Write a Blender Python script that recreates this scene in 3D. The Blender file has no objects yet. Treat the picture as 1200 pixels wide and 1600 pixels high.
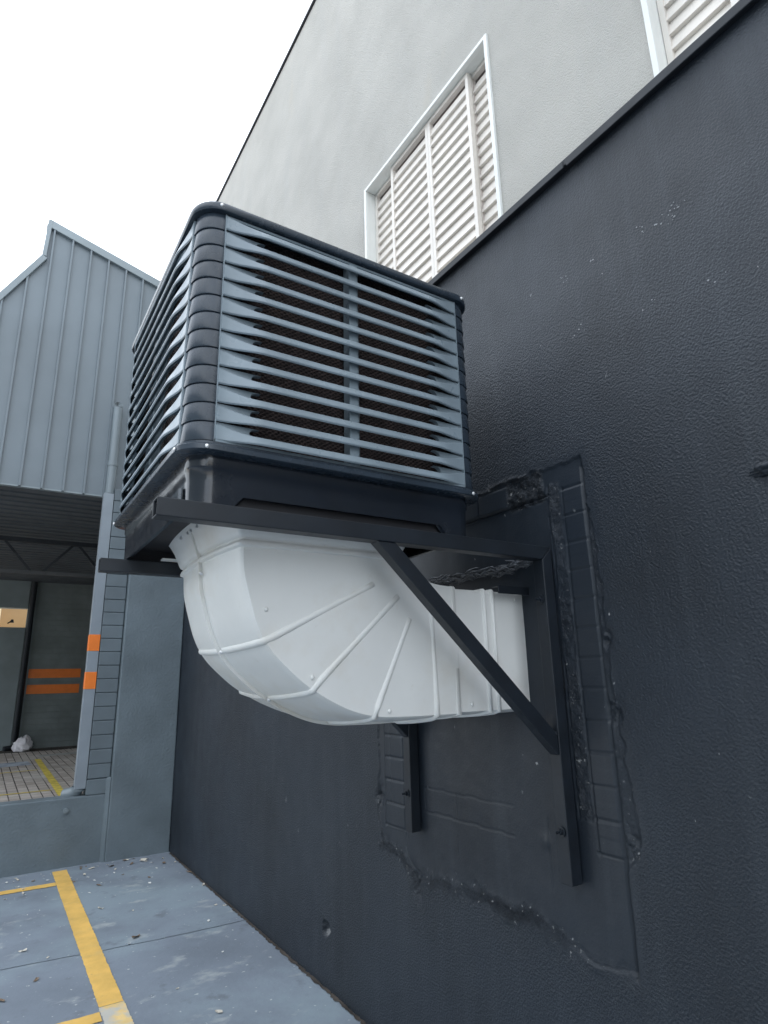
import bpy, bmesh, math, random
import numpy as np
from mathutils import Vector, Matrix
random.seed(4); rng = np.random.default_rng(4)
scene = bpy.context.scene
R = math.radians

# ------------------------------------------------------------------ camera
cam_d = bpy.data.cameras.new('camera'); cam = bpy.data.objects.new('camera', cam_d)
scene.collection.objects.link(cam); scene.camera = cam
cam_d.sensor_fit = 'VERTICAL'; cam_d.sensor_height = 32.0; cam_d.lens = 19.10
cam_d.clip_start = 0.05; cam_d.clip_end = 2000
r_ = Vector((0.84455, -0.53500, -0.02248)); u_ = Vector((-0.12185, -0.23289, 0.96484)); f_ = Vector((0.52142, 0.81212, 0.26187))
M3 = Matrix((r_, u_, -f_)).transposed()
cam.matrix_world = Matrix.Translation((-1.75, 0, 1.594)) @ M3.to_4x4()

# ------------------------------------------------------------------ sky and sun
SUN_ELEV, SUN_AZ = 50.0, 62.0          # azimuth from +Y towards +X: the sun stands behind the building
world = bpy.data.worlds.new("World"); scene.world = world; world.use_nodes = True
wn = world.node_tree.nodes; wl = world.node_tree.links
for n in list(wn): wn.remove(n)
wo = wn.new('ShaderNodeOutputWorld'); bg = wn.new('ShaderNodeBackground'); sky = wn.new('ShaderNodeTexSky')
sky.sky_type = 'NISHITA'; sky.sun_disc = False; sky.sun_elevation = R(SUN_ELEV); sky.sun_rotation = R(SUN_AZ)
sky.air_density = 1.0; sky.dust_density = 4.0; sky.ozone_density = 1.0; sky.altitude = 600
# thin bright cloud veil over the blue
tc = wn.new('ShaderNodeTexCoord'); no = wn.new('ShaderNodeTexNoise'); cr = wn.new('ShaderNodeValToRGB'); mx = wn.new('ShaderNodeMixRGB')
no.inputs['Scale'].default_value = 1.6; no.inputs['Detail'].default_value = 6
cr.color_ramp.elements[0].position = .30; cr.color_ramp.elements[0].color = (.45, .45, .45, 1)
cr.color_ramp.elements[1].position = .62; cr.color_ramp.elements[1].color = (.85, .85, .85, 1)
mx.inputs[2].default_value = (7.9, 8.35, 8.75, 1)
wl.new(tc.outputs['Generated'], no.inputs['Vector']); wl.new(no.outputs['Fac'], cr.inputs[0]); wl.new(cr.outputs[0], mx.inputs[0])
wl.new(sky.outputs[0], mx.inputs[1]); wl.new(mx.outputs[0], bg.inputs[0]); bg.inputs[1].default_value = 0.12
wl.new(bg.outputs[0], wo.inputs[0])
sd = bpy.data.lights.new('sun', 'SUN'); sd.energy = 2.2; sd.angle = R(0.6); sd.color = (1, .95, .88)
sun = bpy.data.objects.new('sun', sd); scene.collection.objects.link(sun)
sdir = Vector((math.sin(R(SUN_AZ))*math.cos(R(SUN_ELEV)), math.cos(R(SUN_AZ))*math.cos(R(SUN_ELEV)), math.sin(R(SUN_ELEV))))
sun.rotation_euler = sdir.to_track_quat('Z', 'Y').to_euler(); sun.location = (20, 12, 25)
scene.view_settings.view_transform = 'Standard'; scene.view_settings.look = 'None'
scene.view_settings.exposure = 1.68; scene.view_settings.gamma = 1.0

# ------------------------------------------------------------------ helpers
def link(o): scene.collection.objects.link(o); return o
def tag(o, label=None, cat=None, group=None, kind=None):
    if label: o['label'] = label
    if cat: o['category'] = cat
    if group: o['group'] = group
    if kind: o['kind'] = kind
    return o
def empty(name, loc=(0, 0, 0), label=None, cat=None, group=None):
    o = link(bpy.data.objects.new(name, None)); o.location = loc; o.empty_display_size = .1
    return tag(o, label, cat, group)

class MB:
    def __init__(s): s.v = []; s.f = []
    def add(s, vs, fs):
        k = len(s.v); s.v += [tuple(map(float, v)) for v in vs]; s.f += [tuple(i+k for i in f) for f in fs]
    def box(s, x0, x1, y0, y1, z0, z1):
        s.add([(x0,y0,z0),(x1,y0,z0),(x1,y1,z0),(x0,y1,z0),(x0,y0,z1),(x1,y0,z1),(x1,y1,z1),(x0,y1,z1)],
              [(0,3,2,1),(4,5,6,7),(0,1,5,4),(1,2,6,5),(2,3,7,6),(3,0,4,7)])
    def grid(s, rows, closed=False):
        n = len(rows[0]); vs = [p for r in rows for p in r]; fs = []
        for i in range(len(rows)-1):
            for j in range(n if closed else n-1):
                a = i*n+j; b = i*n+(j+1) % n
                fs.append((a, b, b+n, a+n))
        s.add(vs, fs)
    def tube(s, pts, r, seg=10, caps=True):
        pts = [Vector(p) for p in pts]; rows = []
        for i, p in enumerate(pts):
            d = (pts[min(i+1, len(pts)-1)]-pts[max(i-1, 0)]).normalized()
            a = d.cross(Vector((0, 0, 1)));
            if a.length < .05: a = d.cross(Vector((0, 1, 0)))
            a.normalize(); b = d.cross(a); rr = r[i] if isinstance(r, (list, tuple)) else r
            rows.append([p+a*rr*math.cos(2*math.pi*k/seg)+b*rr*math.sin(2*math.pi*k/seg) for k in range(seg)])
        s.grid(rows, True)
        if caps:
            for i in (0, -1):
                k = len(s.v); s.v += [tuple(q) for q in rows[i]]; s.f.append(tuple(range(k, k+seg)))
    def beam(s, a, b, w, h, up=(0, 0, 1)):      # square bar from a to b
        a = Vector(a); b = Vector(b); d = (b-a).normalized(); u = Vector(up); sd_ = d.cross(u).normalized(); u = sd_.cross(d).normalized()
        vs = []
        for p in (a, b):
            for i, j in ((-1,-1),(1,-1),(1,1),(-1,1)): vs.append(p+sd_*i*w/2+u*j*h/2)
        s.add(vs, [(0,3,2,1),(4,5,6,7),(0,1,5,4),(1,2,6,5),(2,3,7,6),(3,0,4,7)])
    def prism(s, poly, axis, a, b):             # poly: list of 2-D points; axis 'x','y','z'
        def P(p, t): return {'y': (p[0], t, p[1]), 'x': (t, p[0], p[1]), 'z': (p[0], p[1], t)}[axis]
        n = len(poly); vs = [P(p, a) for p in poly]+[P(p, b) for p in poly]
        s.add(vs, [tuple(range(n)), tuple(range(2*n-1, n-1, -1))]+[(i, (i+1) % n, (i+1) % n+n, i+n) for i in range(n)])
    def build(s, name, m, parent=None, bevel=0, smooth=False, autosmooth=None, seg=2):
        me = bpy.data.meshes.new(name); me.from_pydata(s.v, [], s.f); me.update()
        bm = bmesh.new(); bm.from_mesh(me); bmesh.ops.recalc_face_normals(bm, faces=bm.faces); bm.to_mesh(me); bm.free()
        if smooth: me.polygons.foreach_set('use_smooth', [True]*len(me.polygons))
        me.materials.append(m); o = link(bpy.data.objects.new(name, me))
        if bevel:
            md = o.modifiers.new('bevel', 'BEVEL'); md.width = bevel; md.segments = seg; md.limit_method = 'ANGLE'; md.angle_limit = R(40)
        if autosmooth:
            me.polygons.foreach_set('use_smooth', [True]*len(me.polygons))
            me.set_sharp_from_angle(angle=R(autosmooth))
        if parent: o.parent = parent; o.matrix_parent_inverse = Matrix.Translation(-Vector(parent_loc(parent)))
        return o
def parent_loc(p):
    l = Vector(p.location)
    while p.parent: p = p.parent; l += p.location
    return l if l.length else Vector((0, 0, 0))
def screw_parts(pts, name, m, parent, r=.006, axis=(0, -1, 0)):
    for p in pts: screws([p], r, axis).build(name, m, parent, smooth=True)
def screws(pts, r=.006, axis=(0, -1, 0)):
    m = MB(); ax = Vector(axis); a = ax.orthogonal().normalized(); b = ax.cross(a)
    for p in pts:
        p = Vector(p); rows = []
        for t, h in ((1, 0), (.95, .35), (.6, .6), (.05, .7)):
            rows.append([p+ax*h*r+(a*math.cos(k*math.pi/4)+b*math.sin(k*math.pi/4))*r*t for k in range(8)])
        m.grid(rows, True)
    return m

# ---- materials
def mat(name, col, rough=.5, metal=0.0, var=.12, vscale=3.0, bump=0.0, bscale=60.0, bdist=.002, spec=.5, tint=None, emit=None, coat=0, detail=6):
    m = bpy.data.materials.new(name); m.use_nodes = True; nt = m.node_tree; N = nt.nodes; L = nt.links
    b = N['Principled BSDF']; b.inputs['Roughness'].default_value = rough; b.inputs['Metallic'].default_value = metal
    b.inputs['Specular IOR Level'].default_value = spec
    if coat: b.inputs['Coat Weight'].default_value = coat
    tcn = N.new('ShaderNodeTexCoord'); nz = N.new('ShaderNodeTexNoise'); nz.inputs['Scale'].default_value = vscale; nz.inputs['Detail'].default_value = detail
    L.new(tcn.outputs['Object'], nz.inputs['Vector'])
    mixn = N.new('ShaderNodeMixRGB'); c = Vector(col); c2 = Vector(tint) if tint else c*(1-var*1.6)
    mixn.inputs[1].default_value = (*[min(1, k*(1+var)) for k in c], 1); mixn.inputs[2].default_value = (*c2, 1)
    rp = N.new('ShaderNodeValToRGB'); rp.color_ramp.elements[0].position = .35; rp.color_ramp.elements[1].position = .68
    L.new(nz.outputs['Fac'], rp.inputs[0]); L.new(rp.outputs[0], mixn.inputs[0]); L.new(mixn.outputs[0], b.inputs['Base Color'])
    mr = N.new('ShaderNodeMapRange'); mr.inputs[3].default_value = max(.05, rough-.07); mr.inputs[4].default_value = min(1, rough+.1)
    n2 = N.new('ShaderNodeTexNoise'); n2.inputs['Scale'].default_value = vscale*4; L.new(tcn.outputs['Object'], n2.inputs['Vector'])
    L.new(n2.outputs['Fac'], mr.inputs[0]); L.new(mr.outputs[0], b.inputs['Roughness'])
    if bump:
        bn = N.new('ShaderNodeTexNoise'); bn.inputs['Scale'].default_value = bscale; bn.inputs['Detail'].default_value = 3; bn.inputs['Roughness'].default_value = .55
        bp = N.new('ShaderNodeBump'); bp.inputs['Strength'].default_value = bump; bp.inputs['Distance'].default_value = bdist
        L.new(tcn.outputs['Object'], bn.inputs['Vector']); L.new(bn.outputs['Fac'], bp.inputs['Height']); L.new(bp.outputs[0], b.inputs['Normal'])
    if emit: b.inputs['Emission Color'].default_value = (*emit[:3], 1); b.inputs['Emission Strength'].default_value = emit[3]
    return m
def nodes(m): nt = m.node_tree; return nt.nodes, nt.links, nt.nodes['Principled BSDF']
def mixcol(m, fac, col):                       # lay another colour over the base by a factor socket
    N, L, b = nodes(m); old = b.inputs['Base Color'].links[0].from_socket
    x = N.new('ShaderNodeMixRGB'); x.inputs[2].default_value = (*col, 1); L.new(fac, x.inputs[0]); L.new(old, x.inputs[1]); L.new(x.outputs[0], b.inputs['Base Color'])
def noise_mask(m, scale, lo, hi, stretch=(1, 1, 1), detail=8, amount=1.0, shift=0):
    N, L, b = nodes(m); t = N.new('ShaderNodeTexCoord'); mp = N.new('ShaderNodeMapping'); mp.inputs['Scale'].default_value = stretch; mp.inputs['Location'].default_value = (shift, shift, shift)
    n = N.new('ShaderNodeTexNoise'); n.inputs['Scale'].default_value = scale; n.inputs['Detail'].default_value = detail; n.inputs['Roughness'].default_value = .6
    r = N.new('ShaderNodeMapRange'); r.inputs[1].default_value = lo; r.inputs[2].default_value = hi; r.inputs[4].default_value = amount
    L.new(t.outputs['Object'], mp.inputs[0]); L.new(mp.outputs[0], n.inputs['Vector']); L.new(n.outputs['Fac'], r.inputs[0]); return r.outputs[0]

M = {}
M['wall_dark'] = mat('dark_stucco_paint', (.0140, .0200, .0290), .46, var=.18, vscale=1.5, bump=.9, bscale=125, bdist=.005, spec=.5)
M['wall_light'] = mat('light_stucco_paint', (.445, .43, .395), .85, var=.05, vscale=2.0, bump=1.0, bscale=140, bdist=.007)
M['wall_mid'] = mat('grey_blue_wall_paint', (.138, .172, .193), .6, var=.1, vscale=2.5, bump=.9, bscale=45, bdist=.006)
M['wall_mid_smooth'] = mat('grey_blue_block_paint', (.125, .155, .175), .55, var=.08, vscale=3, bump=.2, bscale=40)
M['clad'] = mat('grey_blue_cladding_metal', (.165, .198, .222), .40, var=.05, vscale=1.2, spec=.5)
M['clad_trim'] = mat('cladding_trim_metal', (.23, .27, .29), .4, var=.05, vscale=2)
M['post'] = mat('painted_steel_post', (.24, .275, .31), .4, var=.06, vscale=4, bump=.08, bscale=30)
M['pvc'] = mat('painted_drainpipe_plastic', (.185, .22, .24), .4, var=.05)
M['orange'] = mat('orange_paint', (.85, .20, .02), .5, var=.05, vscale=8)
M['inner_wall'] = mat('inner_wall_paint', (.18, .205, .20), .7, var=.14, vscale=2)
M['inner_wall2'] = mat('smooth_inner_wall_paint', (.20, .235, .24), .7, var=.1, vscale=2)
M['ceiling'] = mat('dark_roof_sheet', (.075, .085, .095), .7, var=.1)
M['truss2'] = mat('grey_truss_paint', (.07, .07, .07), .6)  # lighter truss tone, used on the bottom chord
M['truss'] = mat('dark_truss_paint', (.012, .015, .02), .6)
M['black_metal'] = mat('black_bracket_paint', (.010, .014, .020), .42, var=.15, vscale=9, bump=.12, bscale=50, spec=.5)
M['grille'] = mat('grey_blue_grille_plastic', (.22, .27, .305), .28, var=.10, vscale=5, bump=.05, bscale=25, spec=.5)
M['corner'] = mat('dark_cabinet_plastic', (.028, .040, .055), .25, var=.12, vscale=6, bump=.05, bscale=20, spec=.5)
M['tray'] = mat('black_tray_plastic', (.009, .013, .020), .16, var=.15, vscale=6, bump=.08, bscale=18, spec=.6)
M['under'] = mat('underside_plastic', (.02, .02, .024), .6)
M['duct'] = mat('white_duct_plastic', (.77, .765, .735), .38, var=.03, vscale=4, bump=.1, bscale=14, bdist=.003, spec=.5)
M['screw'] = mat('bright_screw_metal', (.75, .75, .75), .3, metal=.6, var=.1)
M['cream'] = mat('cream_window_paint', (.74, .69, .63), .4, var=.03, vscale=6)
M['white_trim'] = mat('white_window_paint', (.74, .75, .72), .4, var=.02)
M['leaf'] = mat('pale_leaf_scrap', (.62, .58, .50), .8, var=.2, vscale=30)
M['bag'] = mat('white_plastic_bag', (.75, .72, .74), .35, var=.06, vscale=20)
M['board'] = mat('beige_board', (.50, .45, .36), .8, var=.1)
M['yellow_old'] = mat('worn_yellow_paint', (.72, .56, .10), .7, var=.15, vscale=12)
M['warm'] = mat('glowing_room_wall', (.35, .23, .12), .8, var=.05, emit=(.9, .55, .25, .05))  # weak emission stands in for sunlight on the wall inside
M['warm2'] = mat('glowing_window_pane', (.8, .7, .5), .5, var=.05, emit=(1, .85, .6, .10))  # pane glows by emission in place of light behind it
M['foam'] = mat('painted_foam', (.07, .078, .09), .28, var=.3, vscale=40, bump=.6, bscale=120)
M['dark_metal'] = mat('dark_steel', (.03, .03, .035), .4, metal=.3)

# dark wall: chips and rougher stucco outside the patch, driven by mesh attributes
m = M['wall_dark']; N, L, b = nodes(m)
a1 = N.new('ShaderNodeAttribute'); a1.attribute_name = 'chip'
a2 = N.new('ShaderNodeAttribute'); a2.attribute_name = 'stucco'
for n in N:
    if n.type == 'BUMP': (L.new(a2.outputs['Fac'], n.inputs['Strength']), setattr(n.inputs['Distance'], 'default_value', .014))
a3 = N.new('ShaderNodeAttribute'); a3.attribute_name = 'rubble'
t = N.new('ShaderNodeTexCoord'); rn = N.new('ShaderNodeTexNoise'); rn.inputs['Scale'].default_value = 42; rn.inputs['Detail'].default_value = 7; rn.inputs['Roughness'].default_value = .72; rn.inputs['Distortion'].default_value = 1.2
rb_ = N.new('ShaderNodeBump'); rb_.inputs['Distance'].default_value = .030; L.new(t.outputs['Object'], rn.inputs['Vector']); L.new(rn.outputs['Fac'], rb_.inputs['Height']); L.new(a3.outputs['Fac'], rb_.inputs['Strength'])
for n in N:
    if n.type == 'BUMP' and n != rb_: L.new(n.outputs[0], rb_.inputs['Normal'])
L.new(rb_.outputs[0], b.inputs['Normal'])
mixcol(m, a1.outputs['Fac'], (.42, .42, .42))
cm = N.new('ShaderNodeMath'); cm.operation = 'MULTIPLY'; L.new(noise_mask(m, 55, .665, .68, detail=3, shift=31), cm.inputs[0]); L.new(a3.outputs['Fac'], cm.inputs[1]); mixcol(m, cm.outputs[0], (.45, .45, .44))
mixcol(m, noise_mask(m, 3.0, .50, .78, (1, 4, .25), amount=.55), (.038, .047, .058))
mixcol(m, noise_mask(m, 1.3, .5, .7, (1, 1, 1), amount=.35, shift=21), (.020, .027, .037))      # dusty vertical scuffs
mixcol(m, noise_mask(m, 11.0, .705, .735, (1, 1, .6), amount=.8, shift=3), (.16, .17, .175))
mixcol(m, noise_mask(m, 40.0, .745, .76, (1, 1, .5), detail=3, amount=.8, shift=13), (.40, .40, .40))  # small paint scrapes
m = M['wall_light']
mixcol(m, noise_mask(m, 2.0, .5, .8, (1, 3, .4), amount=.35), (.42, .42, .41))
mixcol(m, noise_mask(m, 1.1, .66, .8, (1, 2, .5), amount=.45, shift=7), (.50, .44, .34))
m = M['wall_mid']
mixcol(m, noise_mask(m, 2.2, .55, .8, (2, 1, .5), amount=.4), (.18, .215, .235))
m = M['duct']
mixcol(m, noise_mask(m, 3.0, .50, .80, amount=.6), (.60, .53, .42))
mixcol(m, noise_mask(m, 18.0, .66, .80, amount=.4, shift=2), (.50, .44, .35))
m = M['grille']; mixcol(m, noise_mask(m, 6.0, .55, .8, (1, 1, 1), amount=.12, shift=5), (.30, .34, .36))
m = M['tray']; mixcol(m, noise_mask(m, 9.0, .6, .8, amount=.25), (.05, .05, .05))

# cooling pad: fluted brown cardboard-like cellulose
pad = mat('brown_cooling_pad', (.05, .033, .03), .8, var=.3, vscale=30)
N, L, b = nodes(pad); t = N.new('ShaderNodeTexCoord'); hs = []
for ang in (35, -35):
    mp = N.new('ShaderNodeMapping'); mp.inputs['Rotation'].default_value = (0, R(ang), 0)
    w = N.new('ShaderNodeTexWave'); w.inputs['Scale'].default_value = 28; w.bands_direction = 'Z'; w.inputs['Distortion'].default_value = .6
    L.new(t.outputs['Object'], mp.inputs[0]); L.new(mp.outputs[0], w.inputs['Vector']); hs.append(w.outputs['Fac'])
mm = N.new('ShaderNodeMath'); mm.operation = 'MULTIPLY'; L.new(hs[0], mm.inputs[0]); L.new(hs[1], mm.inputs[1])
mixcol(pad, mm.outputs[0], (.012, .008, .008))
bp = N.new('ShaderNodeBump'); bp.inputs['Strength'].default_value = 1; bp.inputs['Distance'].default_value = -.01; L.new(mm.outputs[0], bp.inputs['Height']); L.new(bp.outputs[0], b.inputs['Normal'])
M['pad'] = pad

# painted concrete ground
g = mat('grey_blue_painted_concrete', (.215, .25, .295), .72, var=.10, vscale=1.6, bump=.5, bscale=35, bdist=.004)
mixcol(g, noise_mask(g, 1.1, .48, .62, amount=.6, shift=4), (.29, .36, .40))
mixcol(g, noise_mask(g, 3.2, .60, .74, (1, 1.6, 1), amount=.85, shift=1), (.45, .48, .48))
mixcol(g, noise_mask(g, 5.0, .60, .70, amount=.6, shift=11), (.14, .155, .18))
mixcol(g, noise_mask(g, 26.0, .66, .70, detail=4, amount=.75, shift=9), (.60,.63,.62))
mixcol(g, noise_mask(g, 60.0, .72, .75, detail=3, amount=.6, shift=19), (.06, .06, .07))
M['ground'] = g
asph = mat('open_yard_concrete', (.38, .37, .35), .85, var=.12, vscale=.8, bump=.5, bscale=40); M['yard'] = asph
y = mat('yellow_line_paint', (.84, .52, .135), .65, var=.08, vscale=7, bump=.5, bscale=35, bdist=.004)
mixcol(y, noise_mask(y, 9.0, .56, .76, amount=.5), (.66, .46, .20)); mixcol(y, noise_mask(y, 22.0, .66, .76, amount=.6, shift=5), (.30, .24, .16))
M['yellow'] = y
y2 = mat('scuffed_yellow_line_paint', (.80, .58, .25), .7, var=.1, vscale=9); mixcol(y2, noise_mask(y2, 7.0, .42, .56, amount=.85), (.52, .53, .51)); M['yellow_worn'] = y2

# pavers
pv = mat('brown_pavers', (.27, .22, .19), .85, var=.1, vscale=2)
N, L, b = nodes(pv); t = N.new('ShaderNodeTexCoord'); br = N.new('ShaderNodeTexBrick')
br.offset = 0; br.inputs['Scale'].default_value = 1; br.inputs['Brick Width'].default_value = .105; br.inputs['Row Height'].default_value = .21
br.inputs['Mortar Size'].default_value = .006; br.inputs['Color1'].default_value = (.56, .50, .45, 1); br.inputs['Color2'].default_value = (.42, .365, .32, 1); br.inputs['Mortar'].default_value = (.06, .05, .045, 1)
L.new(t.outputs['Object'], br.inputs['Vector']); L.new(br.outputs['Color'], b.inputs['Base Color'])
mixcol(pv, noise_mask(pv, 2.5, .50, .72, (1, .6, 1), amount=.6), (.62, .60, .56)); mixcol(pv, noise_mask(pv, 1.3, .52, .7, amount=.7, shift=6), (.30, .255, .22))
bp = N.new('ShaderNodeBump'); bp.inputs['Distance'].default_value = .006; bp.invert = True; L.new(br.outputs['Fac'], bp.inputs['Height']); L.new(bp.outputs[0], b.inputs['Normal'])
M['paver'] = pv
# inner wall brick courses
iw = M['inner_wall']; N, L, b = nodes(iw); t = N.new('ShaderNodeTexCoord'); mp = N.new('ShaderNodeMapping'); mp.inputs['Rotation'].default_value = (R(-90), 0, 0)
br = N.new('ShaderNodeTexBrick'); br.inputs['Scale'].default_value = 1; br.inputs['Brick Width'].default_value = .26; br.inputs['Row Height'].default_value = .11; br.inputs['Mortar Size'].default_value = .008
L.new(t.outputs['Object'], mp.inputs[0]); L.new(mp.outputs[0], br.inputs['Vector'])
bp = N.new('ShaderNodeBump'); bp.inputs['Distance'].default_value = .01; bp.invert = True; L.new(br.outputs['Fac'], bp.inputs['Height']); L.new(bp.outputs[0], b.inputs['Normal'])

# numpy noise
def vnoise(y, z, s, seed):
    r = np.random.default_rng(seed).random((256, 256)); y = y*s+37.3; z = z*s+11.7
    yi = np.floor(y).astype(int); zi = np.floor(z).astype(int); fy = y-yi; fz = z-zi
    fy = fy*fy*(3-2*fy); fz = fz*fz*(3-2*fz); a = lambda i, j: r[(yi+i) % 256, (zi+j) % 256]
    return (a(0,0)*(1-fy)+a(1,0)*fy)*(1-fz)+(a(0,1)*(1-fy)+a(1,1)*fy)*fz-.5
def fbm(y, z, s, seed, o=4): return sum(vnoise(y, z, s*2**k, seed+k)/2**k for k in range(o))

# ------------------------------------------------------------------ ground
def sheet(name, m, pts, z, kind='structure'):
    mb = MB(); mb.add([(x, y_, z) for x, y_ in pts], [tuple(range(len(pts)))]); o = mb.build(name, m); tag(o, kind=kind); return o
sheet('ground', M['yard'], [(-400,-400),(400,-400),(400,400),(-400,400)], -.008)
tag(sheet('parking_pavement', M['ground'], [(-9,-8),(0.05,-8),(0.05,6.9),(-9,6.9)], -.004), 'grey blue painted concrete parking surface')
# one slab step at the joint: near slab is a few millimetres higher with a slightly ragged joint
mb = MB(); n = 90; rows = [[], []]; rows2 = [[], []]
for i in range(n+1):
    x = -9+9*i/n; yy = 4.60+.02*math.sin(x*3)+.004*random.uniform(-1, 1)+(x*-.06)
    rows[0].append((x, -8, 0.0)); rows[1].append((x, yy, 0.0)); rows2[0].append((x, yy+.009, 0.0)); rows2[1].append((x, 6.85, 0.0))
mb.grid(rows); mb.grid(rows2); o = mb.build('concrete_slab', M['ground']); tag(o, kind='structure')
def line(pts, m, label, rag=.0022, z=.004):
    mb = MB(); a, b_, w = Vector(pts[0]), Vector(pts[1]), pts[2]; d = b_-a; nrm = Vector((-d.y, d.x)).normalized(); n = max(8, int(d.length/.017)); L_, R_ = [], []
    for i in range(n+1):
        p = a+d*i/n; L_.append((*(p+nrm*(w/2+random.uniform(-rag, rag))), z)); R_.append((*(p-nrm*(w/2+random.uniform(-rag, rag))), z))
    mb.grid([L_, R_]); o = mb.build('painted_line', m); tag(o, label, kind='structure'); return o
line(((-.965, 6.70), (-.985, 3.90), .118), M['yellow'], 'long yellow bay line')
line(((-.985, 3.896), (-.985, -3), .12), M['yellow_worn'], 'scuffed near end of the yellow bay line')
line(((-1.03, 6.30), (-6, 6.42), .10), M['yellow'], 'yellow cross line near the low wall', .003)
line(((-1.05, 3.80), (-6, 3.86), .10), M['yellow'], 'yellow cross line close to the camera', .003)

# ------------------------------------------------------------------ the warehouse wall on the right
bld = empty('warehouse_building', (0, 0, 0), 'tall warehouse with black lower wall, pale grey upper wall and louvred windows', 'building')
WTOP = 3.56
ys = np.unique(np.round(np.concatenate([np.arange(-8, 1.25, .25), np.arange(1.25, 2.95, .005), np.arange(2.95, 3.34, .06), np.arange(3.34, 3.50, .006), np.arange(3.5, 6.9, .2), [6.9]]), 4))
zs = np.unique(np.round(np.concatenate([[-.05, -.01, 0, .03], np.arange(.06, .21, .05), np.arange(.21, .34, .006), np.arange(.35, .62, .05), np.arange(.62, 2.45, .005), np.arange(2.45, WTOP-.02, .12), [WTOP]]), 4))
Y, Z = np.meshgrid(ys, zs)
nB = fbm(Y, Z, 14, 5); nS = fbm(Y, Z, 45, 9); nL = fbm(Y, Z, 5, 20)
yR = np.interp(Z, [.7, 1.0, 1.02, 1.05, 1.10, 1.35, 1.7, 2.0, 2.35], [1.385, 1.385, 1.365, 1.335, 1.335, 1.35, 1.362, 1.362, 1.385])+nB*.022*(Z > 1.0)+nB*.003
yL = 2.82+nB*.03+np.interp(Z, [.8, 1., 1.4, 2.4], [-.02, .02, 0, 0])
zT = 2.365+nB*.02
zB = np.interp(Y, [1.38, 1.52, 1.62, 1.70, 1.8, 1.92, 2.09, 2.19, 2.39, 2.53, 2.66, 2.82], [.72, .71, .715, .74, .775, .755, .765, .75, .755, .70, .80, .81])+nB*.02
edge = np.minimum(np.minimum(Y-yR, yL-Y), np.minimum(zT-Z, Z-zB))           # >0 inside the patch
sm = lambda a, b, x: np.clip((x-a)/(b-a), 0, 1)**2*(3-2*np.clip((x-a)/(b-a), 0, 1))
inside = sm(-.002, .004, edge)
d = inside*(.007+nL*.004)
ridge = lambda c, w: np.exp(-(c/w)**2)
sharpR = (Y < 1.42) & (Z < 1.02)
low_edge = (Z < .9) & ~sharpR
lum = np.clip(.25+1.3*fbm(Y, Z, 3.1, 44), 0, 1)
d -= ridge(edge, .009)*(.0015+nS*.007)*np.where(sharpR, .05, np.where(low_edge, .6, 1))*(edge > -.03)*(.25+lum)   # lumpy lips
groove = lambda c, w, dep: dep*np.exp(-(c/w)**4)
rng_ = lambda v, a, b_: sm(a-.004, a+.004, v)*(1-sm(b_-.004, b_+.004, v))
# saw cut
wob = vnoise(Z, Z*0, 3, 77)*.006
d += groove(Y-1.394-wob, .004, .014)*rng_(Z, .71, 2.33)
# right column of exposed bricks
col = rng_(Y, 1.398, 1.492)*rng_(Z, 1.03, 2.26)
d = d*(1-col)+col*(.004+vnoise(Y, Z, 9, 61)*.002)
k = (Z-1.03)/.1027; fr = np.abs(k-np.round(k))*.1027
brk = vnoise(np.round(k)*.7, np.round(k)*.3, 1, 31)*.003
d += col*brk+groove(fr, .0032, .0045)*rng_(Y, 1.398, 1.50)*rng_(Z, 1.02, 2.27)+groove(Y-1.493-.002*np.sin(Z*5), .003, .0045)*rng_(Z, 1.02, 2.27)
# rough mortar strips beside it
s1 = rng_(Y, 1.503, 1.56)*rng_(Z, 1.12, 2.30); d += s1*(nS*.008*(.35+lum*1.4)+nB*.007)+groove(Y-1.562-nB*.012, .004, .007)*rng_(Z, 1.12, 2.3)
s2 = (edge > 0)*(Y < 1.39)*(Z > 1.03); d += s2*(nS*.008*(.35+lum*1.4)+nB*.006)
# top course
tc_ = rng_(Z, 2.262, 2.352)*rng_(Y, 1.78, 2.80); d = d*(1-tc_)+tc_*(.003+vnoise(Y, Z, 8, 3)*.002)
for yj in (1.96, 2.19, 2.42, 2.65): d += groove(Y-yj, .004, .006)*rng_(Z, 2.26, 2.355)
d += groove(Z-2.258-nB*.006, .005, .012)*rng_(Y, 1.56, 2.8)+sm(0, .01, 2.255-Z)*rng_(Y, 1.57, 2.6)*sm(1.0, 1.9, Z)*rng_(Z, .9, 2.256)*.006
ch = rng_(Z, 2.24, 2.37)*rng_(Y, 1.58, 1.78); d += ch*(nS*.014+nB*.010)
# left column of bricks by the far bracket
lc = rng_(Y, 2.61, 2.775)*rng_(Z, .9, 1.75); d = d*(1-lc)+lc*(.003+vnoise(Y, Z, 8, 8)*.002)
k2 = (Z-.905)/.1035; fr2 = np.abs(k2-np.round(k2))*.1035
d += groove(fr2, .0045, .007)*rng_(Y, 2.61, 2.78)*rng_(Z, .9, 1.75)+(groove(Y-2.608, .004, .006)+groove(Y-2.778, .004, .006)+groove(Y-2.725, .004, .004)*(Z > 1.0))*rng_(Z, .9, 1.75)
# faint bricks under the duct and faint cast lines
mbk = rng_(Y, 1.88, 2.46); d += (groove(Z-1.012-nB*.004, .003, .0022)+groove(Z-1.112-nB*.006, .003, .0015))*mbk
for yj, z0, z1 in ((2.22, 1.01, 1.11), (2.44, 1.01, 1.11), (2.22, .88, .95), (1.705, .87, 1.10)): d += groove(Y-yj, .003, .0025)*rng_(Z, z0, z1)
d += groove(np.hypot(Y-2.50, Z-.86)-.11, .004, .004)*(Y > 2.5)*(Z < .93)
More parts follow.
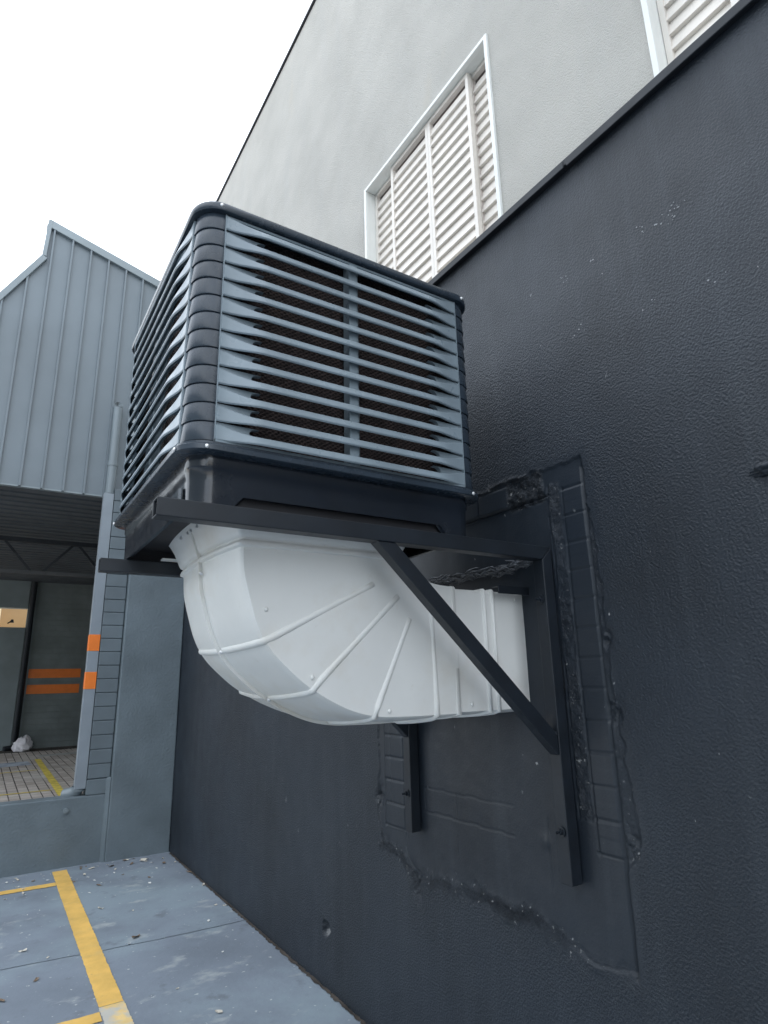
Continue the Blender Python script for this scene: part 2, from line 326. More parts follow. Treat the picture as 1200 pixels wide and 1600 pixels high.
# trowel marks along the lower crack
lowband = np.exp(-((Z-zB+.005)/.035)**2)*(Y > 1.38)*(Y < 2.85); d += lowband*(nS*.006*(.3+lum)+nB*.008)+groove(edge, .004, .004)*low_edge
for cy, cz, rr in ((2.53, .69, .03), (1.355, 1.08, .022), (1.37, 1.47, .025), (1.36, 1.70, .02), (2.83, 1.03, .03)):
    q_ = np.hypot(Y-cy, (Z-cz)*.7)/rr; d += np.exp(-q_**2)*(.012+nS*.03)
d += np.exp(-(np.hypot(Y-1.72, Z-1.02)/.02)**2)*-.006
# chipped hole low on the wall
q_ = np.hypot((Y-3.415)/.045, (Z-.275)/.032)+fbm(Y, Z, 30, 50)*.5; d += np.clip(1.05-q_, 0, 1)**.5*.03
q_ = np.hypot((Y-.62)/.05, (Z-2.33)/.03)
d -= 0*q_
# overall unevenness
d += fbm(Y, Z, .8, 90)*.006
rubble = np.clip(np.maximum.reduce([s1*(.35+lum), s2*(.35+lum)*1.0, ch*1.0, ridge(edge+.004, .016)*np.where(sharpR, .25, .9)*(.2+lum), lowband*(.2+lum)*.9]), 0, 1)*(1-col)
chip = np.zeros_like(d)
hi = fbm(Y, Z, 70, 120, 2)
chip = np.where((np.abs(edge) < .02) & (hi > .62) & (Z > .66), .9, 0)
chip = np.where((np.hypot((Y-3.41)/.03, (Z-.258)/.014) < 1) & (fbm(Y, Z, 60, 12) > -.1), .5, chip)
stucco = 1-.82*sm(-.05, .02, edge); stucco = stucco*.45
nz_, ny_ = Y.shape
mb = MB(); mb.v = [tuple(p) for p in np.stack([d, Y, Z], -1).reshape(-1, 3).tolist()]
I = np.arange(nz_*ny_).reshape(nz_, ny_)
F = np.stack([I[:-1, 1:], I[:-1, :-1], I[1:, :-1], I[1:, 1:]], -1).reshape(-1, 4)
mb.f = [tuple(f) for f in F.tolist()]
me = bpy.data.meshes.new('lower_wall'); me.from_pydata(mb.v, [], mb.f); me.update()
for nm, arr in (('chip', chip), ('stucco', stucco), ('rubble', rubble)):
    at = me.attributes.new(nm, 'FLOAT', 'POINT'); at.data.foreach_set('value', arr.reshape(-1).astype(np.float32))
me.polygons.foreach_set('use_smooth', [True]*len(me.polygons)); me.materials.append(M['wall_dark'])
lw = link(bpy.data.objects.new('lower_wall', me)); lw.parent = bld

# paint scrapes and a lump of plaster on the black wall
M['scrape'] = mat('bared_plaster', (.30, .31, .32), .8, var=.2, vscale=40)
for y_, z, n, sp in ((.885, 3.075, 9, .022), (.905, 3.045, 6, .02), (.93, 3.05, 4, .03), (1.02, 3.09, 3, .012), (1.022, 3.065, 2, .006), (1.235, 3.10, 4, .012), (1.36, 3.11, 7, .022), (1.02, 2.80, 2, .005), (1.32, 2.85, 5, .03), (.80, 2.75, 3, .02)):
    mb = MB()
    for q in range(n):
        cy_ = y_+random.gauss(0, sp); cz_ = z+random.gauss(0, sp*.6); a0 = random.random()*6; rr = random.uniform(.0014, .0042)
        k_ = 7; ring_ = [(-.0125, cy_+rr*random.uniform(.5, 1.3)*math.cos(a0+e*6.283/k_), cz_+rr*random.uniform(.4, 1.0)*math.sin(a0+e*6.283/k_)) for e in range(k_)]
        back = [(.01, p[1], p[2]) for p in ring_]; mb.add(ring_+back, [tuple(range(k_))]+[(e, (e+1) % k_, (e+1) % k_+k_, e+k_) for e in range(k_)])
    for v in range(len(mb.v)):
        x_, y2_, z2_ = mb.v[v]
        if x_ < 0:
            b0 = fbm(np.array([y2_]), np.array([z2_]), .8, 90)[0]*.006; mb.v[v] = (b0-.0012, y2_, z2_)
    mb.build('paint_scrape', M['scrape'], bld)
bm = bmesh.new(); bmesh.ops.create_icosphere(bm, subdivisions=4, radius=1)
for v in bm.verts:
    p = v.co.copy(); n1 = fbm(np.array([p.y*1.1+p.x]), np.array([p.z*1.3-p.x]), 2.6, 66)[0]
    v.co = Vector((p.x*.020, p.y*.050, p.z*.016))*(1+n1*.9)+Vector((0, .765, 2.128+p.y*-.004))
me = bpy.data.meshes.new('plaster_lump'); bm.to_mesh(me); bm.free(); me.materials.append(M['wall_dark']); me.polygons.foreach_set('use_smooth', [True]*len(me.polygons))
pl_ = link(bpy.data.objects.new('plaster_lump', me)); pl_.parent = bld

# upper wall with two window openings (front sheet around them), top at the eave
EAVE = 7.43; UX = .022
wins = [(1.697, 2.877), (-.325, .875)]; WZ0, WZ1 = 3.60, 4.727
mb = MB(); yc = [-8, wins[1][0], wins[1][1], wins[0][0], wins[0][1], 6.85]; zc = [3.5, WZ0, WZ1, EAVE]
for i in range(5):
    for j in range(3):
        if j == 1 and i in (1, 3): continue
        mb.add([(UX, yc[i], zc[j]), (UX, yc[i+1], zc[j]), (UX, yc[i+1], zc[j+1]), (UX, yc[i], zc[j+1])], [(0, 1, 2, 3)])
mb.add([(UX, 6.85, 3.5), (9, 6.85, 3.5), (9, 6.85, EAVE), (UX, 6.85, EAVE)], [(0, 1, 2, 3)])
mb.add([(UX, -8, 3.5), (9, -8, 3.5), (9, -8, EAVE), (UX, -8, EAVE)], [(0, 1, 2, 3)])
mb.build('upper_wall', M['wall_light'], bld)
mb = MB(); mb.add([(.02, 6.9, -.05), (9, 6.9, -.05), (9, 6.9, 3.5), (.02, 6.9, 3.5)], [(0, 1, 2, 3)]); mb.add([(9, -8, -.05), (9, 6.9, -.05), (9, 6.9, EAVE), (9, -8, EAVE)], [(0, 1, 2, 3)])
mb.build('rear_wall', M['wall_mid'], bld)
mb = MB(); mb.box(.002, 9.1, -8.1, 6.88, EAVE+.002, EAVE+.03); mb.build('roof_edge', M['dark_metal'], bld, bevel=.004)
mb = MB(); mb.box(-.030, UX-.003, -8, 6.2, 3.562, 3.592); mb.box(-.034, -.024, -8, 1.27, 3.548, 3.585); mb.box(-.034, -.024, 1.285, 6.2, 3.552, 3.585)
mb.build('ledge_flashing', M['truss'], bld, bevel=.003)

def window(y0, y1):
    mb = MB(); t_ = .018                       # thin raised trim round the opening and the reveals behind it
    mb.box(UX-.014, UX+.01, y0-t_, y0+.004, WZ0, WZ1+t_); mb.box(UX-.014, UX+.01, y1-.004, y1+t_, WZ0, WZ1+t_); mb.box(UX-.014, UX+.01, y0+.004, y1-.004, WZ1-.004, WZ1+t_)
    mb.box(UX+.01, UX+.14, y0-.012, y0, WZ0, WZ1); mb.box(UX+.01, UX+.14, y1, y1+.012, WZ0, WZ1); mb.box(UX+.01, UX+.14, y0, y1, WZ1, WZ1+.012); mb.box(UX-.01, UX+.14, y0, y1, WZ0-.014, WZ0)
    w = mb.build('window', M['white_trim'], bld, bevel=.002)
    spans = [(y1-.275, y1-.002, .095), (y1-.635, y1-.245, .050), (y1-1.0, y1-.637, .050), (y0+.002, y1-.975, .095)]
    for a, b_, xo in spans:
        mb = MB(); x = UX+(xo*.75)-.010; fr_ = .022; z0, z1 = WZ0+.003, WZ1-.004
        mb.box(x, x+.028, a, a+fr_, z0, z1); mb.box(x, x+.028, b_-fr_, b_, z0, z1); mb.box(x, x+.028, a+fr_, b_-fr_, z1-fr_, z1); mb.box(x, x+.028, a+fr_, b_-fr_, z0, z0+fr_)
        z = z0+fr_+.008
        while z < z1-fr_-.07:
            p = [(x+.001, z), (x+.019, z+.0685), (x+.029, z+.0685), (x+.029, z)]
            mb.prism([(q[0], q[1]) for q in p], 'y', a+fr_-.001, b_-fr_+.001); z += .0690
        o = mb.build('louver_panel', M['cream'], w)
        mb = MB(); mb.box(x+.040, x+.043, a, b_, z0, z1); mb.build('gap_backing_sheet', M['pinkback'], w)
    return w
M['pinkback'] = mat('louvre_gap_tone', (.5, .42, .39), .8, var=.08)  # pink tone stands in for warm light reflected between the slats
for a, b_ in wins: window(a, b_)

# ------------------------------------------------------------------ brackets
def bracket(y0, label):
    root = empty('wall_bracket', (0, y0+.025, .925), label, 'bracket', 'steel brackets carrying the cooler')
    y1 = y0+.05; x0 = -1.43
    mb = MB()                                    # hollow beam with a mitred wall end
    P = [(x0, 2.005), (-.053, 2.005), (-.003, 2.055), (x0, 2.055)]
    n = 4
    mb.add([(p[0], y0, p[1]) for p in P]+[(p[0], y1, p[1]) for p in P], [(0,1,2,3),(7,6,5,4),(0,4,5,1),(3,2,6,7),(1,5,6,2)])
    t_ = .004                                   # open end: rim and inner sleeve
    o4 = [(x0, y0, 2.005), (x0, y1, 2.005), (x0, y1, 2.055), (x0, y0, 2.055)]
    i4 = [(x0, y0+t_, 2.005+t_), (x0, y1-t_, 2.005+t_), (x0, y1-t_, 2.055-t_), (x0, y0+t_, 2.055-t_)]; j4 = [(x0+.3, p[1], p[2]) for p in i4]
    mb.add(o4+i4+j4, [(k_, (k_+1) % 4, (k_+1) % 4+4, k_+4) for k_ in range(4)]+[(k_+4, (k_+1) % 4+4, (k_+1) % 4+8, k_+8) for k_ in range(4)]+[(8, 9, 10, 11)])
    mb.build('beam', M['black_metal'], root, bevel=.0025)
    mb = MB(); mb.prism([(-.053, .925), (-.0035, .925), (-.0035, 2.053), (-.053, 2.0035)], 'y', y0, y1); mb.build('post', M['black_metal'], root, bevel=.0025)
    mb = MB(); mb.prism([(-.770, 2.0045), (-.700, 2.0045), (-.0545, 1.395), (-.0545, 1.325)], 'y', y0+.004, y1-.004); mb.build('brace', M['black_metal'], root, bevel=.002)
    for z in (1.085, 1.86):
        mb = MB(); mb.tube([(-.0545, y0+.025, z), (-.058, y0+.025, z)], .017, 16); mb.tube([(-.058, y0+.025, z), (-.068, y0+.025, z)], .010, 6); mb.tube([(-.068, y0+.025, z), (-.085, y0+.025, z)], .0045, 8)
        mb.build('bolt', M['black_metal'], root)
    mb = MB(); zz = [(-.058, y0-.001, 2.02), (-.045, y0-.0015, 2.035), (-.012, y0-.001, 2.046)]
    for k_ in range(14):                         # weld beads at the foot of the brace
        f = k_/13; mb.tube([(-.058+random.uniform(-.003, .003), y0+.003+.044*f, 1.393), (-.062, y0+.004+.044*f, 1.401)], random.uniform(.003, .005), 6)
    mb.build('weld', M['black_metal'], root)
    return root
bracket(1.565, 'black steel bracket nearer the camera, its full diagonal brace crossing the white duct')
bracket(2.475, 'black steel bracket farther from the camera, mostly hidden behind the white duct')

# ------------------------------------------------------------------ evaporative cooler
CX, CY, H = -.8425, 2.100, .525
cooler = empty('evaporative_cooler', (CX, CY, 2.055), 'large grey louvred evaporative cooler standing on two black wall brackets', 'air cooler')
def rrect(hx, hy, r, n=8, extra=10):
    pts = []
    for cx, cy, a0 in ((hx-r, -(hy-r), -90), (hx-r, hy-r, 0), (-(hx-r), hy-r, 90), (-(hx-r), -(hy-r), 180)):
        for k_ in range(n+1):
            a = R(a0+90*k_/n); pts.append((cx+r*math.cos(a), cy+r*math.sin(a)))
    out = []
    for i, p in enumerate(pts):
        q = pts[(i+1) % len(pts)]; out.append(p); dl = math.hypot(q[0]-p[0], q[1]-p[1])
        if dl > .2:
            for e in range(1, extra): out.append((p[0]+(q[0]-p[0])*e/extra, p[1]+(q[1]-p[1])*e/extra))
    return out
def ring(hx, hy, r, z, n=8, extra=10): return [(CX+p[0], CY+p[1], z) for p in rrect(hx, hy, r, n, extra)]
def stack(levels, cap0=False, cap1=False, r0=.075, n=8):
    mb = MB(); rows = [ring(H+o_, H+o_, max(.004, r0+o_), z, n) for o_, z in levels]; mb.grid(rows, True)
    for c, i in ((cap0, 0), (cap1, -1)):
        if c: k_ = len(mb.v); mb.v += rows[i]; mb.f.append(tuple(range(k_, k_+len(rows[i]))))
    return mb
# base tray: skirt wall with arched feet
TH = .015
def skirt():
    mb = MB(); hx = H-.030; r = .06; base = rrect(hx, hx, r, 8, 60); rows = []
    def zb(p):
        t = min(abs(abs(p[0])-hx)+0, 1); a = abs(p[0]) if abs(abs(p[1])-hx) < .02 else abs(p[1])
        if abs(p[0]) > hx-r and abs(p[1]) > hx-r: return 2.058
        s_ = min(1, max(0, ((hx-.115)-a)/.030)); return 2.058+(.036*s_ if abs(abs(p[1])-hx) < .02 else 0)
    def at_(off, zf): return [(CX+p[0]*(1+off/hx), CY+p[1]*(1+off/hx), zf(p)) for p in base]
    rows = [at_(-.012, lambda p: 2.20), at_(-.012, lambda p: zb(p)+.001), at_(0, zb), at_(.001, lambda p: 2.13), at_(.003, lambda p: 2.165), at_(.006, lambda p: 2.170), at_(.006, lambda p: 2.204)]
    mb.grid(rows, True); return mb
sk = skirt().build('base_tray', M['tray'], cooler, autosmooth=35)
mb = MB(); mb.box(CX-H+.05, CX+H-.05, CY-H+.05, CY+H-.05, 2.112, 2.12); i1 = H-.055; mb.box(CX-i1, CX+i1, CY-i1, CY-i1+.01, 2.060, 2.112); mb.box(CX-i1, CX+i1, CY+i1-.01, CY+i1, 2.060, 2.112); mb.build('tray_floor', M['under'], cooler)  # floor, plus dark strips added behind the arches to paint in their shade
stack([(-.03, 2.203), (.012, 2.203), (.016, 2.206), (.016, 2.220), (.012, 2.224), (.004, 2.226), (.004, 2.233), (-.03, 2.234)], True, True).build('lower_rim', M['corner'], cooler, autosmooth=40)
stack([(-.03, 2.986), (.010, 2.986), (.013, 2.990), (.013, 3.004), (.008, 3.014), (-.004, 3.019), (-.05, 3.022), (-.06, 3.030), (-.065, 3.036)], True, True).build('lid', M['corner'], cooler, autosmooth=40)
mb = MB(); mb.box(-1.19, -.84, 1.62, 1.95, 3.037, 3.047); mb.build('lid_cover_strip', M['board'], cooler, bevel=.002)
# corner posts, 13 shingled segments
Z0, Z1, NS = 2.236, 2.984, 13; PH = (Z1-Z0)/NS; PW = .4475
def corner():
    mb = MB(); r = .066; e = H-.006; path = [(PW+.001, -e)]+[(e-r+r*math.cos(R(-90+9*k_)), -(e-r)+r*math.sin(R(-90+9*k_))) for k_ in range(11)]+[(e, -PW-.001)]
    nrm = [(0, -1)]+[(math.cos(R(-90+9*k_)), math.sin(R(-90+9*k_))) for k_ in range(11)]+[(1, 0)]
    rows = []
    for s_ in range(NS):
        z0 = Z0+s_*PH
        for o_, z in ((-.006, z0), (-.006, z0+.0012), (.0025, z0+.0014), (.0035, z0+.0045), (.0, z0+PH*.93), (-.001, z0+PH)):
            rows.append([(p[0]+n_[0]*o_, p[1]+n_[1]*o_, z-2.055) for p, n_ in zip(path, nrm)])
    mb.grid(rows); return mb
def raw(mb, name, m, parent, auto=None, smooth=False):
    me = bpy.data.meshes.new(name); me.from_pydata(mb.v, [], mb.f); me.update()
    bm = bmesh.new(); bm.from_mesh(me); bmesh.ops.recalc_face_normals(bm, faces=bm.faces); bm.to_mesh(me); bm.free()
    if auto or smooth: me.polygons.foreach_set('use_smooth', [True]*len(me.polygons))
    if auto: me.set_sharp_from_angle(angle=R(auto))
    me.materials.append(m); o = link(bpy.data.objects.new(name, me)); o.parent = parent; return o
# grille panel in local frame: x along width, -y outwards
def sstep(a, b_, x): t = min(1, max(0, (x-a)/(b_-a))); return t*t*(3-2*t)
def panel():
    W = PW*2; us = sorted(set([0, .004, .012]+[.012+.19*k_/26 for k_ in range(27)]+[W-.012-.19*k_/26 for k_ in range(27)]+[W, W-.004]+[.2+(W-.4)*k_/6 for k_ in range(7)]))
    mb = MB(); yb = -(H-.012)
    for s_ in range(NS):
        z0 = Z0+s_*PH-2.055; strips = [[], [], [], [], [], []]
        for u in us:
            e = min(u, W-u); s = sstep(.008, .135, e); lip = 1-sstep(0, .004, e)
            ob = .013+.021*s-.006*lip; ot = .0125+.015*s-.006*lip; zt = z0+PH*(.985-.46*sstep(-.035, .125, e)); bk = .004*(1-s)-(.034-.015)*s; zb_ = z0+.0035; zb_ += .0
            x = u-PW
            pts = [(x, yb-ob+.003, zb_), (x, yb-ob, zb_+.0035), (x, yb-ob-.0002, zb_+.006), (x, yb-ot, zt-.003), (x, yb-ot+.003, zt), (x, yb+bk, zt-.001), (x, yb+bk, zb_+.006)]
            for i in range(6):
                strips[i].append((pts[i], pts[i+1]))
        for st in strips: mb.grid([[p[0] for p in st], [p[1] for p in st]])
        for u in (us[0], us[-1]):
            pass
        # sheet behind, with a slot whose ends are round
        zlo = z0+PH*.52; zhi = z0+PH+.003; hh = (zhi-zlo)/2; zc_ = (zlo+zhi)/2
        if s_ == NS-1: zhi = z0+PH*1.0
        L1, L2, R1, R2 = [], [], [], []
        for k_ in range(13):
            z = zlo+(zhi-zlo)*k_/12; c = math.sqrt(max(0, 1-((z-zc_)/hh)**2)); xe = .132-.030*c
            if s_ == NS-1: xe = .4475
            L1.append((-PW, yb-.004, z)); L2.append((-PW+xe, yb-.004, z)); R1.append((PW, yb-.004, z)); R2.append((PW-xe, yb-.004, z))
        mb.grid([L1, L2]); mb.grid([R2, R1])
        # slot wall thickness
        mb.grid([L2, [(p[0], yb+.012, p[2]) for p in L2]]); mb.grid([R2, [(p[0], yb+.012, p[2]) for p in R2]])
    mb.box(-PW, PW, yb-.012, yb+.03, Z0-2.0555, Z0-2.055+.007)
    # solid top strip, side returns
    mb.box(-PW, PW, yb-.008, yb+.0, Z1-2.055-.009, Z1-2.055-.001)
    mb.box(-PW-.0005, -PW+.0025, yb-.012, yb+.012, Z0-2.055, Z1-2.055-.002); mb.box(PW-.0025, PW+.0005, yb-.012, yb+.012, Z0-2.055, Z1-2.055-.002)
    return mb
def mullion():
    mb = MB(); yb = -(H-.012); mb.box(-.017, .017, yb-.013, yb+.03, Z0-2.05, Z1-2.065); mb.box(.0185, .024, yb-.005, yb+.03, Z0-2.05, Z1-2.065); return mb
first = {}
for k_ in range(4):
    if k_ == 0:
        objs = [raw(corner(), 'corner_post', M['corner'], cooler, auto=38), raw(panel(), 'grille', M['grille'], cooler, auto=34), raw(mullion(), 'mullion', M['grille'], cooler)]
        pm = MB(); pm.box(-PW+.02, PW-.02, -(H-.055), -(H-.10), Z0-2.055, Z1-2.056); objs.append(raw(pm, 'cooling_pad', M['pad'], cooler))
        objs[2].modifiers.new('bevel', 'BEVEL').width = .003
        objs[2].parent = objs[1]
    else:
        new = []
        for o in objs: c = o.copy(); link(c); new.append(c)
        new[0].parent = cooler; new[1].parent = cooler; new[3].parent = cooler; new[2].parent = new[1]
        for c in (new[0], new[1], new[3]): c.rotation_euler = (0, 0, R(-90*k_))
# rim screws
pts = [(CX-H+.055, CY-H-.014, 2.212), (CX+H-.055, CY-H-.014, 2.212), (CX-H+.06, CY-H-.011, 3.0), (CX+H-.05, CY-H-.011, 3.0)]
screw_parts(pts, 'screw', M['screw'], cooler, .0065)
pts = [(CX-H-.014, CY-H+.055, 2.212), (CX-H-.014, CY+H-.055, 2.212)]
screw_parts(pts, 'screw', M['screw'], cooler, .0065, (-1, 0, 0))
# bracket plate on the left side of the tray
mb = MB(); mb.prism([(CY-H+.030+.065, 2.066), (CY-H+.030+.105, 2.066), (CY-H+.030+.100, 2.125), (CY-H+.030+.068, 2.118)], 'x', CX-H+.0215, CX-H+.0245); mb.build('clip_plate', M['corner'], cooler)

# ------------------------------------------------------------------ white duct
duct = empty('air_duct', (-.6, 2.07, 1.43), 'white plastic elbow duct curving from the underside of the cooler into the wall', 'duct')
YF, YB, YM = 1.742, 2.398, 2.07
def catmull(P, n=8):
    P = [Vector(p) for p in P]; P = [P[0]*2-P[1]]+P+[P[-1]*2-P[-2]]; out = []
    for i in range(1, len(P)-2):
        for k_ in range(n):
            t = k_/n; a, b_, c, e = P[i-1], P[i], P[i+1], P[i+2]
            out.append(.5*((2*b_)+(c-a)*t+(2*a-5*b_+4*c-e)*t*t+(3*b_-a-3*c+e)*t**3))
    out.append(P[-2]); return out
outer = catmull([(-1.142, 1.985), (-1.136, 1.91), (-1.115, 1.83), (-1.088, 1.75), (-1.050, 1.685), (-.996, 1.630), (-.918, 1.568), (-.802, 1.505), (-.689, 1.472), (-.55, 1.464), (-.335, 1.463)])
NP = len(outer)
inner0 = catmull([(-.572, 1.985), (-.570, 1.975), (-.555, 1.958), (-.525, 1.943), (-.48, 1.928), (-.44, 1.918), (-.40, 1.912), (-.335, 1.909)])
def resample(P, n):
    L_ = [0]
    for a, b_ in zip(P, P[1:]): L_.append(L_[-1]+(b_-a).length)
    out = []
    for k_ in range(n):
        t = L_[-1]*k_/(n-1); i = max(j for j in range(len(L_)) if L_[j] <= t+1e-9); i = min(i, len(P)-2); f = (t-L_[i])/max(1e-9, L_[i+1]-L_[i]); out.append(P[i].lerp(P[i+1], min(1, f)))
    return out
outer = resample(outer, 61); inner = resample(inner0, 61); NP = 61
def onrm(i):
    d_ = (outer[min(i+1, NP-1)]-outer[max(i-1, 0)]).normalized(); return Vector((d_.y, -d_.x))   # outward (left/down)
for i in (10,): 
    if onrm(i).x > 0: onrm_s = -1
    else: onrm_s = 1
_on = onrm
onrm = lambda i: _on(i)*onrm_s
CROWN = .024
def opoint(i, t, h=0):     # t 0..1 across the depth from front edge to rear edge, on the crowned outer surface
    n_ = onrm(i); c = CROWN*(1-(2*t-1)**2)*(1 if True else 0); p = outer[i]+n_*(c+h); return Vector((p.x, YF+(YB-YF)*t, p.y))
eb = MB(); rb = .006
rows = []
ts = [0, .012, .03]+[.03+.94*k_/10 for k_ in range(1, 10)]+[.97, .988, 1]
for i in range(NP):
    row = []; n_ = onrm(i)
    for t in ts:
        e = min(t, 1-t); h = -rb*(1-min(1, e/.03))**2*1.0 if e < .03 else 0
        p = opoint(i, t, h); row.append(p)
    rows.append(row)
eb.grid(rows)
# front and rear faces
for yy, sgn in ((YF, 1), (YB, -1)):
    rws = []
    for i in range(NP):
        o_ = opoint(i, 0 if sgn == 1 else 1, -rb); a = Vector((outer[i].x, outer[i].y)); q = Vector((inner[i].x, inner[i].y))
        bulge = 0
        rws.append([o_]+[Vector(((o_.x)+(q.x-o_.x)*k_/6, yy-.004*sgn*math.sin(math.pi*k_/6), o_.z+(q.y-o_.z)*k_/6)) for k_ in range(1, 7)])
    eb.grid(rws)
eb.grid([[Vector((p.x, YF, p.y)) for p in inner], [Vector((p.x, YB, p.y)) for p in inner]])
elbow = eb.build('elbow', M['duct'], duct, autosmooth=30)
# ribs (raised half-round beads)
def rib_obj(pts, r, parent, name='rib'):
    mb = MB(); n = len(pts); rr = [r*.35]+[r]*(n-2)+[r*.35]; mb.tube(pts, rr, 12); return mb.build(name, M['duct'], parent, smooth=True)
def ext(a, b_, n=10):
    a = Vector(a); b_ = Vector(b_); d_ = (b_-a).normalized(); return [a-d_*.006]+[a.lerp(b_, k_/n) for k_ in range(n+1)]
def nearest(x, z): return min(range(NP), key=lambda i: (outer[i].x-x)**2+(outer[i].y-z)**2)
YR = YF+.0045
RR = .0125
for (x0, z0), (x1, z1), wrap in (((-.683, 1.898), (-1.062, 1.705), True), ((-.584, 1.862), (-.908, 1.562), True), ((-.539, 1.787), (-.688, 1.474), True)):
    pts = ext((x0, YR, z0), (x1, YR, z1)); i = nearest(x1, z1)
    if wrap:
        pts[-1] = Vector((outer[i].x, YR+.002, outer[i].y))+Vector((onrm(i).x, 0, onrm(i).y))*-.004
        for k_ in range(1, 13): pts.append(opoint(i, k_/26*1.0, -.0045))
        pts.append(opoint(i, .49, -.006))
    rib_obj(pts, RR, duct)
    rib_obj([opoint(i, .51+.47*k_/12, -.0045) for k_ in range(13)], RR, duct)
rib_obj(ext((-.448, YR, 1.895), (-.436, YR, 1.470))+[Vector((-.436, YR+.012, 1.464))]+[Vector((-.436, YR+.03+.03*k_, 1.4635-CROWN*(1-(2*((.03+.03*k_)/.656)-1)**2))) for k_ in range(9)], .0125, duct)
# seam flange along the middle of the back, up over the collar
mb = MB(); top = [Vector((-1.200, 2.13)), Vector((-1.178, 2.06)), Vector((-1.160, 2.008)), Vector((-1.156, 1.998))]
rws = [[], [], [], []]
fl = [(Vector((p.x-.012, YM, p.y)), Vector((-1, 0, 0))) for p in top]+[(opoint(i, .5, 0), Vector((onrm(i).x, 0, onrm(i).y))) for i in range(1, NP)]
for p, n_ in fl:
    rws[0].append(p-n_*.01+Vector((0, -.0045, 0))); rws[1].append(p+n_*.0115+Vector((0, -.0035, 0))); rws[2].append(p+n_*.0115+Vector((0, .0035, 0))); rws[3].append(p-n_*.01+Vector((0, .0045, 0)))
mb.grid(rws); mb.build('seam_flange', M['duct'], duct, autosmooth=50)
# rim where the elbow meets the straight piece
mb = MB()
def rect_ring(x, y0, y1, z0, z1, cr_=CROWN, r=.008, inset=0):
    y0 += inset; y1 -= inset; z0 += inset; z1 -= inset; pts = []
    for k_ in range(17): t = k_/16; pts.append((x, y0+(y1-y0)*t, z0-cr_*(1-(2*t-1)**2)+(r*.6 if k_ in (0, 16) else 0)))
    pts += [(x, y1, z1-r), (x, y1-r, z1), (x, y0+r, z1), (x, y0, z1-r)]
    return pts
for a in ((-.343, 0), (-.336, -.003), (-.330, -.003), (-.326, .004), (-.326, .006)): pass
mb.grid([rect_ring(x, YF, YB, 1.463, 1.909, inset=i_) for x, i_ in ((-.352, .001), (-.350, -.0035), (-.334, -.0035), (-.331, 0), (-.331, .006))], True)
mb.build('joint_rim', M['duct'], duct, autosmooth=50)
# straight piece into the wall
mb = MB(); xs = [-.333+.06*k_ for k_ in range(6)]+[.03]
mb.grid([rect_ring(x, YF, YB, 1.463, 1.909, inset=.005) for x in xs], True); st = mb.build('straight_section', M['duct'], duct, autosmooth=30)
for x in (-.192, -.150):
    mb = MB(); 
    mb.grid([rect_ring(x+a, YF, YB, 1.463, 1.909, inset=.005-h) for a, h in ((-.010, -.002), (-.008, .004), (-.004, .0075), (.004, .0075), (.008, .004), (.010, -.002))], True); mb.build('rib', M['duct'], duct, smooth=True)
# collar: flares up and outwards
mb = MB(); lv = [(-.004, 1.972), (.001, 1.978), (.001, 1.984), (.011, 1.989), (.013, 1.996), (.010, 2.004), (.004, 2.008), (.004, 2.014), (.012, 2.018), (.018, 2.03), (.034, 2.075), (.050, 2.105), (.056, 2.113)]
rws = []
for o_, z in lv:
    x0, x1, y0, y1 = -1.142-o_, -.572+o_, YF-o_*.8, YB+o_*.8; r = .014; p = []
    for cx, cy, a0 in ((x1-r, y0+r, -90), (x1-r, y1-r, 0), (x0+r, y1-r, 90), (x0+r, y0+r, 180)):
        for k_ in range(5): a = R(a0+22.5*k_); p.append((cx+r*math.cos(a), cy+r*math.sin(a), z))
        if a0 == 90:
            pass
        if a0 == 90:
            for k_ in range(1, 10):
                t = k_/10; p.append((x0-CROWN*(1-(2*t-1)**2), y1-r-(y1-y0-2*r)*t, z))
    rws.append(p)
mb.grid(rws, True); mb.build('collar', M['duct'], duct, autosmooth=38)
# rivets and screws
pts = [(-1.06, YF-.002, 1.80), (-.905, YF-.002, 1.60), (-.63, YF-.002, 1.49), (-.28, YF+.003, 1.497), (-.035, YF+.003, 1.875)]
screw_parts(pts, 'rivet', M['duct'], duct, .0075)
i_s = [nearest(-1.062, 1.705), nearest(-.908, 1.562), 2]
pts = [opoint(i, .46, .009) for i in i_s]
screw_parts(pts, 'rivet', M['screw'], duct, .008, (-.7, -.3, -.6))
pts = [(-1.16, yy, 2.10) for yy in (1.78, 1.93, 1.99, 2.06, 2.10, 2.19)]
for p in pts: p = Vector(p); mb = MB(); mb.tube([p+Vector((-.045, 0, .012)), p+Vector((-.052, 0, -.012))], .0045, 8); mb.build('screw', M['screw'], duct)
mb = MB(); mb.box(-1.215, -1.13, 2.432, 2.468, 2.057, 2.063); mb.build('fixing_strip', M['duct'], duct)

# foam bead above the duct and the small angle iron
def foam():
    mb = MB(); 
    for k_ in range(300):
        y_ = 1.66+.68*random.random(); z = 2.010+random.gauss(0, .008)+.006*math.sin(y_*23)+(.012 if y_ > 2.1 else 0)
        a = random.uniform(-.35, .35); l = random.uniform(.018, .045); r = random.uniform(.002, .0055)
        p = Vector((-.004-random.random()*.012, y_, z)); dd = Vector((random.uniform(-.3, .3), math.cos(a), math.sin(a)))*l
        mb.tube([p-dd, p-dd*.5+Vector((-.004, 0, .003)), p+dd*.4+Vector((-.005, 0, 0)), p+dd], [.001, r, r*.9, .001], 6)
    return mb
o = foam().build('sealing_foam', M['foam'], None, smooth=True); tag(o, 'wrinkled black painted bead of foam on the wall above the white duct', 'foam')
ang = MB(); ang.box(-.16, -.001, 1.700, 1.736, 1.917, 1.921); ang.box(-.16, -.001, 1.697, 1.701, 1.890, 1.921)
